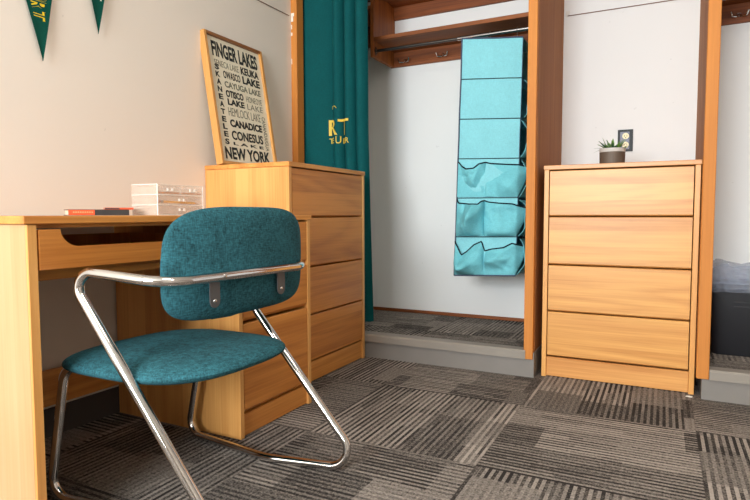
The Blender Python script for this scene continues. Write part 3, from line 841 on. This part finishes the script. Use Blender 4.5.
def leaf(bm, base, d, L, wd, droop):
    side_ = d.cross(Vector((0, 0, 1))); side_ = side_.normalized() if side_.length > .01 else Vector((1, 0, 0))
    n_ = 7; A = []
    for i in range(n_+1):
        s = i/n_; p = base+d*L*s+Vector((0, 0, -droop*s*s)); w_ = wd*math.sin(math.pi*min(1, .12+.88*s))**.8*(1-s*.3)
        if i == n_: w_ = .0004
        A.append([bm.verts.new(p-side_*w_), bm.verts.new(p-Vector((0, 0, w_*.5))), bm.verts.new(p+side_*w_), bm.verts.new(p+Vector((0, 0, w_*.4)))])
    for a, b_ in zip(A, A[1:]):
        for k in range(4): bm.faces.new((a[k], a[(k+1) % 4], b_[(k+1) % 4], b_[k]))
    bm.faces.new(A[0][::-1]); bm.faces.new(A[-1])
for i in range(46):
    a = random.uniform(0, 2*math.pi); rr_ = random.uniform(0, .034); el = random.uniform(.15, 1.3)
    base = pc+Vector((rr_*math.cos(a), rr_*math.sin(a), .067))
    a2 = a+random.uniform(-.4, .4); d = Vector((math.cos(a2)*math.cos(el), math.sin(a2)*math.cos(el), math.sin(el)))
    q = NB(); leaf(q, base, d, random.uniform(.040, .078), random.uniform(.004, .008), random.uniform(0, .012))
    obj('leaf', q, 'leaf' if i % 3 else 'leaf2', t, True)
for dx, dz, L in ((-1, .55, .055), (-1, .15, .05), (.9, .45, .05), (-.6, .8, .05), (.5, .9, .045)):
    q = NB(); leaf(q, pc+Vector((dx*.03, -.01, .07)), Vector((dx, -.2, dz)).normalized(), L, .0022, .02); obj('leaf', q, 'leaf2', t, True)

# ================================================================== DESK THINGS
def book(name, label, yc, xc, z0, Ly, Wx, Tz, rot, cover, bands):
    t = thing(name, label, 'book', (xc, yc, z0), 'books stacked on the desk'); t.rotation_euler = (0, 0, rot)
    q = NB(); bx(q, -Wx/2+.004, Wx/2-.002, -Ly/2+.004, Ly/2-.004, .0022, Tz-.0022); obj('pages', q, 'pages', t, local=True)
    q = NB(); bx(q, -Wx/2, Wx/2, -Ly/2, Ly/2, 0, .0018, .0006); bx(q, -Wx/2, Wx/2, -Ly/2, Ly/2, Tz-.0018, Tz, .0006)
    bx(q, Wx/2-.0015, Wx/2, -Ly/2, Ly/2, .0018, Tz-.0018); cv = obj('cover', q, cover, t, local=True)
    for a, b_, m_ in bands:
        q = NB(); bx(q, Wx/2, Wx/2+.0006, -Ly/2+a*Ly, -Ly/2+b_*Ly, .0012, Tz-.0015); obj('spine_band', q, m_, cv, local=True)
    return t
# spine faces the room (+x)
def along(P0, rot, L, Wx):
    d = Vector((-math.sin(rot), math.cos(rot), 0)); n_ = Vector((math.cos(rot), math.sin(rot), 0))
    return Vector((P0[0], P0[1], 0))+d*L/2-n_*Wx/2
c1 = along((-1.566, 1.075), R(-28), .168, .115)
bk1 = book('book', 'thick book with orange and black spine lying at the left of the desk', c1.y, c1.x, .7625, .168, .115, .018, R(-28), 'bookbrown',
     [(.0, .42, 'orange'), (.425, 1.0, 'bookblack')])
q = NB()
for k in range(9):
    bx(q, .0581, .0585, -.072+k*.0062, -.068+k*.0062, .008, .0115)
obj('lettering', q, 'tan', [c for c in bk1.children if c.name.startswith('cover')][0], local=True)
c2 = along((-1.545, 1.185), R(-34), .078, .10)
bk2 = book('book', 'thin orange and black book lying crooked on top of the thick one', c2.y, c2.x, .7808, .082, .10, .006, R(-34), 'orange',
     [(.0, .5, 'bookblack')])

# frosted plastic drawer organiser
OX0, OX1, OY0, OY1, OZ0, OZ1 = -1.57, -1.45, 1.303, 1.503, .7625, .864
t = thing('desktop_drawer_box', 'frosted clear plastic drawer box with four small drawers on the desk', 'storage box', ((OX0+OX1)/2, (OY0+OY1)/2, OZ0))
q = NB(); th = .0022
for a in ((OX0, OX1, OY0, OY0+th, OZ0, OZ1), (OX0, OX1, OY1-th, OY1, OZ0, OZ1), (OX0, OX1, OY0+th, OY1-th, OZ0, OZ0+th), (OX0, OX1, OY0+th, OY1-th, OZ1-th, OZ1),
          (OX0, OX0+th, OY0+th, OY1-th, OZ0+th, OZ1-th), (OX0+th, OX1-.002, OY0+th, OY1-th, OZ0+.033, OZ0+.0345), (OX0+th, OX1-.002, OY0+th, OY1-th, OZ0+.066, OZ0+.0675),
          (OX0+th, OX1-.002, (OY0+OY1)/2-.001, (OY0+OY1)/2+.001, OZ0+.0675, OZ1-th)):
    bx(q, *a, .0004)
sh_ = obj('shell', q, 'acrylic', t)
q = NB()
for y_ in (OY0, OY1): bx(q, OX1-.0015, OX1+.0008, y_-.001, y_+.001, OZ0, OZ1)
for z_ in (OZ0+.001, OZ0+.0338, OZ0+.0668, OZ1-.001): bx(q, OX1-.0015, OX1+.0005, OY0+.001, OY1-.001, z_-.0009, z_+.0009)
for z_ in (OZ0+.0338, OZ0+.0668, OZ1-.001): bx(q, OX0, OX1-.0016, OY0-.0006, OY0+.0006, z_-.0008, z_+.0008)
obj('rib_glint', q, 'glint', sh_)
mid_ = (OY0+OY1)/2
for y0q, y1q, zq, hq in ((OY0+.004, mid_-.003, OZ0+.069, .028), (mid_+.003, OY1-.004, OZ0+.069, .028), (OY0+.004, OY1-.004, OZ0+.036, .028), (OY0+.004, OY1-.004, OZ0+.0035, .028)):
    q = NB(); xf_ = OX1+.001
    bx(q, xf_-.002, xf_, y0q, y1q, zq, zq+hq, .0005); bx(q, OX0+.006, xf_-.002, y0q, y1q, zq, zq+.0015)
    bx(q, OX0+.006, xf_-.002, y0q, y0q+.0015, zq+.0015, zq+hq*.85); bx(q, OX0+.006, xf_-.002, y1q-.0015, y1q, zq+.0015, zq+hq*.85)
    d = obj('drawer', q, 'acrylic2', t)
    ym = (y0q+y1q)/2; q = NB()
    bx(q, xf_, xf_+.003, ym-.014, ym-.006, zq+.010, zq+.019, .001); bx(q, xf_, xf_+.003, ym+.006, ym+.014, zq+.010, zq+.019, .001); bx(q, xf_, xf_+.0015, ym-.006, ym+.006, zq+.010, zq+.012)
    obj('handle', q, 'glint', d)
t = thing('pencil', 'yellow pencil with eraser lying inside the middle drawer of the plastic box', 'pencil', (OX1-.012, 1.40, OZ0+.042), )
q = NB(); cyl(q, (OX1-.010, 1.333, OZ0+.0445), (OX1-.010, 1.472, OZ0+.0415), .0036, 6); obj('barrel', q, 'pencil', t)
q = NB(); cyl(q, (OX1-.010, 1.472, OZ0+.0415), (OX1-.010, 1.486, OZ0+.0412), .0036, 6, r1=.0004); obj('tip', q, 'tan', t)
q = NB(); cyl(q, (OX1-.010, 1.311, OZ0+.045), (OX1-.010, 1.322, OZ0+.0448), .0036, 10); obj('eraser', q, 'pink', t)
q = NB(); cyl(q, (OX1-.010, 1.322, OZ0+.0448), (OX1-.010, 1.333, OZ0+.0445), .0038, 10); obj('ferrule', q, 'steel', t)
q = NB(); cyl(q, (OX1-.006, 1.309, OZ0+.0735), (OX1-.006, 1.398, OZ0+.0735), .0024, 8)
tag(obj('wooden_stick', q, 'stick'), 'thin orange brown stick inside the upper left drawer of the plastic box', 'stick', 'sticks in the plastic box')
q = NB(); cyl(q, (OX1-.006, 1.411, OZ0+.0735), (OX1-.006, 1.494, OZ0+.0735), .0020, 8)
tag(obj('wooden_stick', q, 'stick'), 'thin orange brown stick inside the upper right drawer of the plastic box', 'stick', 'sticks in the plastic box')

# ================================================================== TRASH CAN
bc = Vector((.335, 3.06, .1285)); BH = .325
t = thing('trash_can', 'black plastic trash can lined with clear bag on the right closet platform', 'trash can', bc)
def rr2(a, hx, hy): return squircle(a, hx, hy, 7)
def bin_ring(bm, hx, hy, z, seg=64):
    return [bm.verts.new(bc+Vector((*rr2(2*math.pi*k/seg, hx, hy), z))) for k in range(seg)]
q = NB(); L = []
for hx, hy, z in ((.125, .105, 0), (.128, .108, .006), (.150, .127, BH-.02), (.158, .135, BH-.018), (.158, .135, BH), (.153, .130, BH), (.146, .122, BH-.03), (.122, .102, .008)):
    L.append(bin_ring(q, hx, hy, z))
for A, B in zip(L, L[1:]):
    for k in range(64): q.faces.new((A[k], A[(k+1) % 64], B[(k+1) % 64], B[k]))
q.faces.new(L[0][::-1]); q.faces.new(L[-1])
cn = obj('bin_body', q, 'bin', t, True)
q = NB(); bx(q, bc.x-.05, bc.x+.05, bc.y-.1245, bc.y-.1185, .1285+BH-.085, .1285+BH-.078, .001); bx(q, bc.x-.05, bc.x+.05, bc.y-.1225, bc.y-.1165, .1285+BH-.105, .1285+BH-.098, .001)
obj('grip', q, 'bin', cn)
q = NB(); L = []
rows = ((.162, .139, BH-.034, .010), (.163, .140, BH-.022, .018), (.163, .140, BH-.008, .018), (.162, .139, BH+.008, .010), (.160, .137, BH+.026, .022), (.158, .134, BH+.044, .026),
        (.156, .132, BH+.062, .022), (.150, .127, BH+.078, .016), (.142, .120, BH+.060, .020), (.136, .114, BH+.03, .016), (.13, .108, BH-.06, .006))
SG = 160
for ri, (hx, hy, z, am) in enumerate(rows):
    ring = []
    for k in range(SG):
        a = 2*math.pi*k/SG; x, y = rr2(a, hx, hy)
        n1 = noise.noise(Vector((x*60, y*60, ri*1.1)))+.6*noise.noise(Vector((x*130, y*130, ri*2.1))); n2 = noise.noise(Vector((x*17, y*17, ri*.6+5)))
        s = 1+abs(n1)*am/.15
        ring.append(q.verts.new(bc+Vector((x*s, y*s, z+n2*am*1.6))))
    L.append(ring)
for A, B in zip(L, L[1:]):
    for k in range(SG): q.faces.new((A[k], A[(k+1) % SG], B[(k+1) % SG], B[k]))
obj('bag', q, 'film', t, False, label='crumpled clear plastic liner bag')

q = NB(); prism(q, [(.100, 2.655, .0008), (.122, 2.650, .0008), (.126, 2.659, .0008), (.108, 2.664, .0008)], (0, 0, .0035))
tag(obj('paper_scrap', q, 'chip'), 'tiny pale scrap on the carpet at the foot of the pale chest', 'scrap')
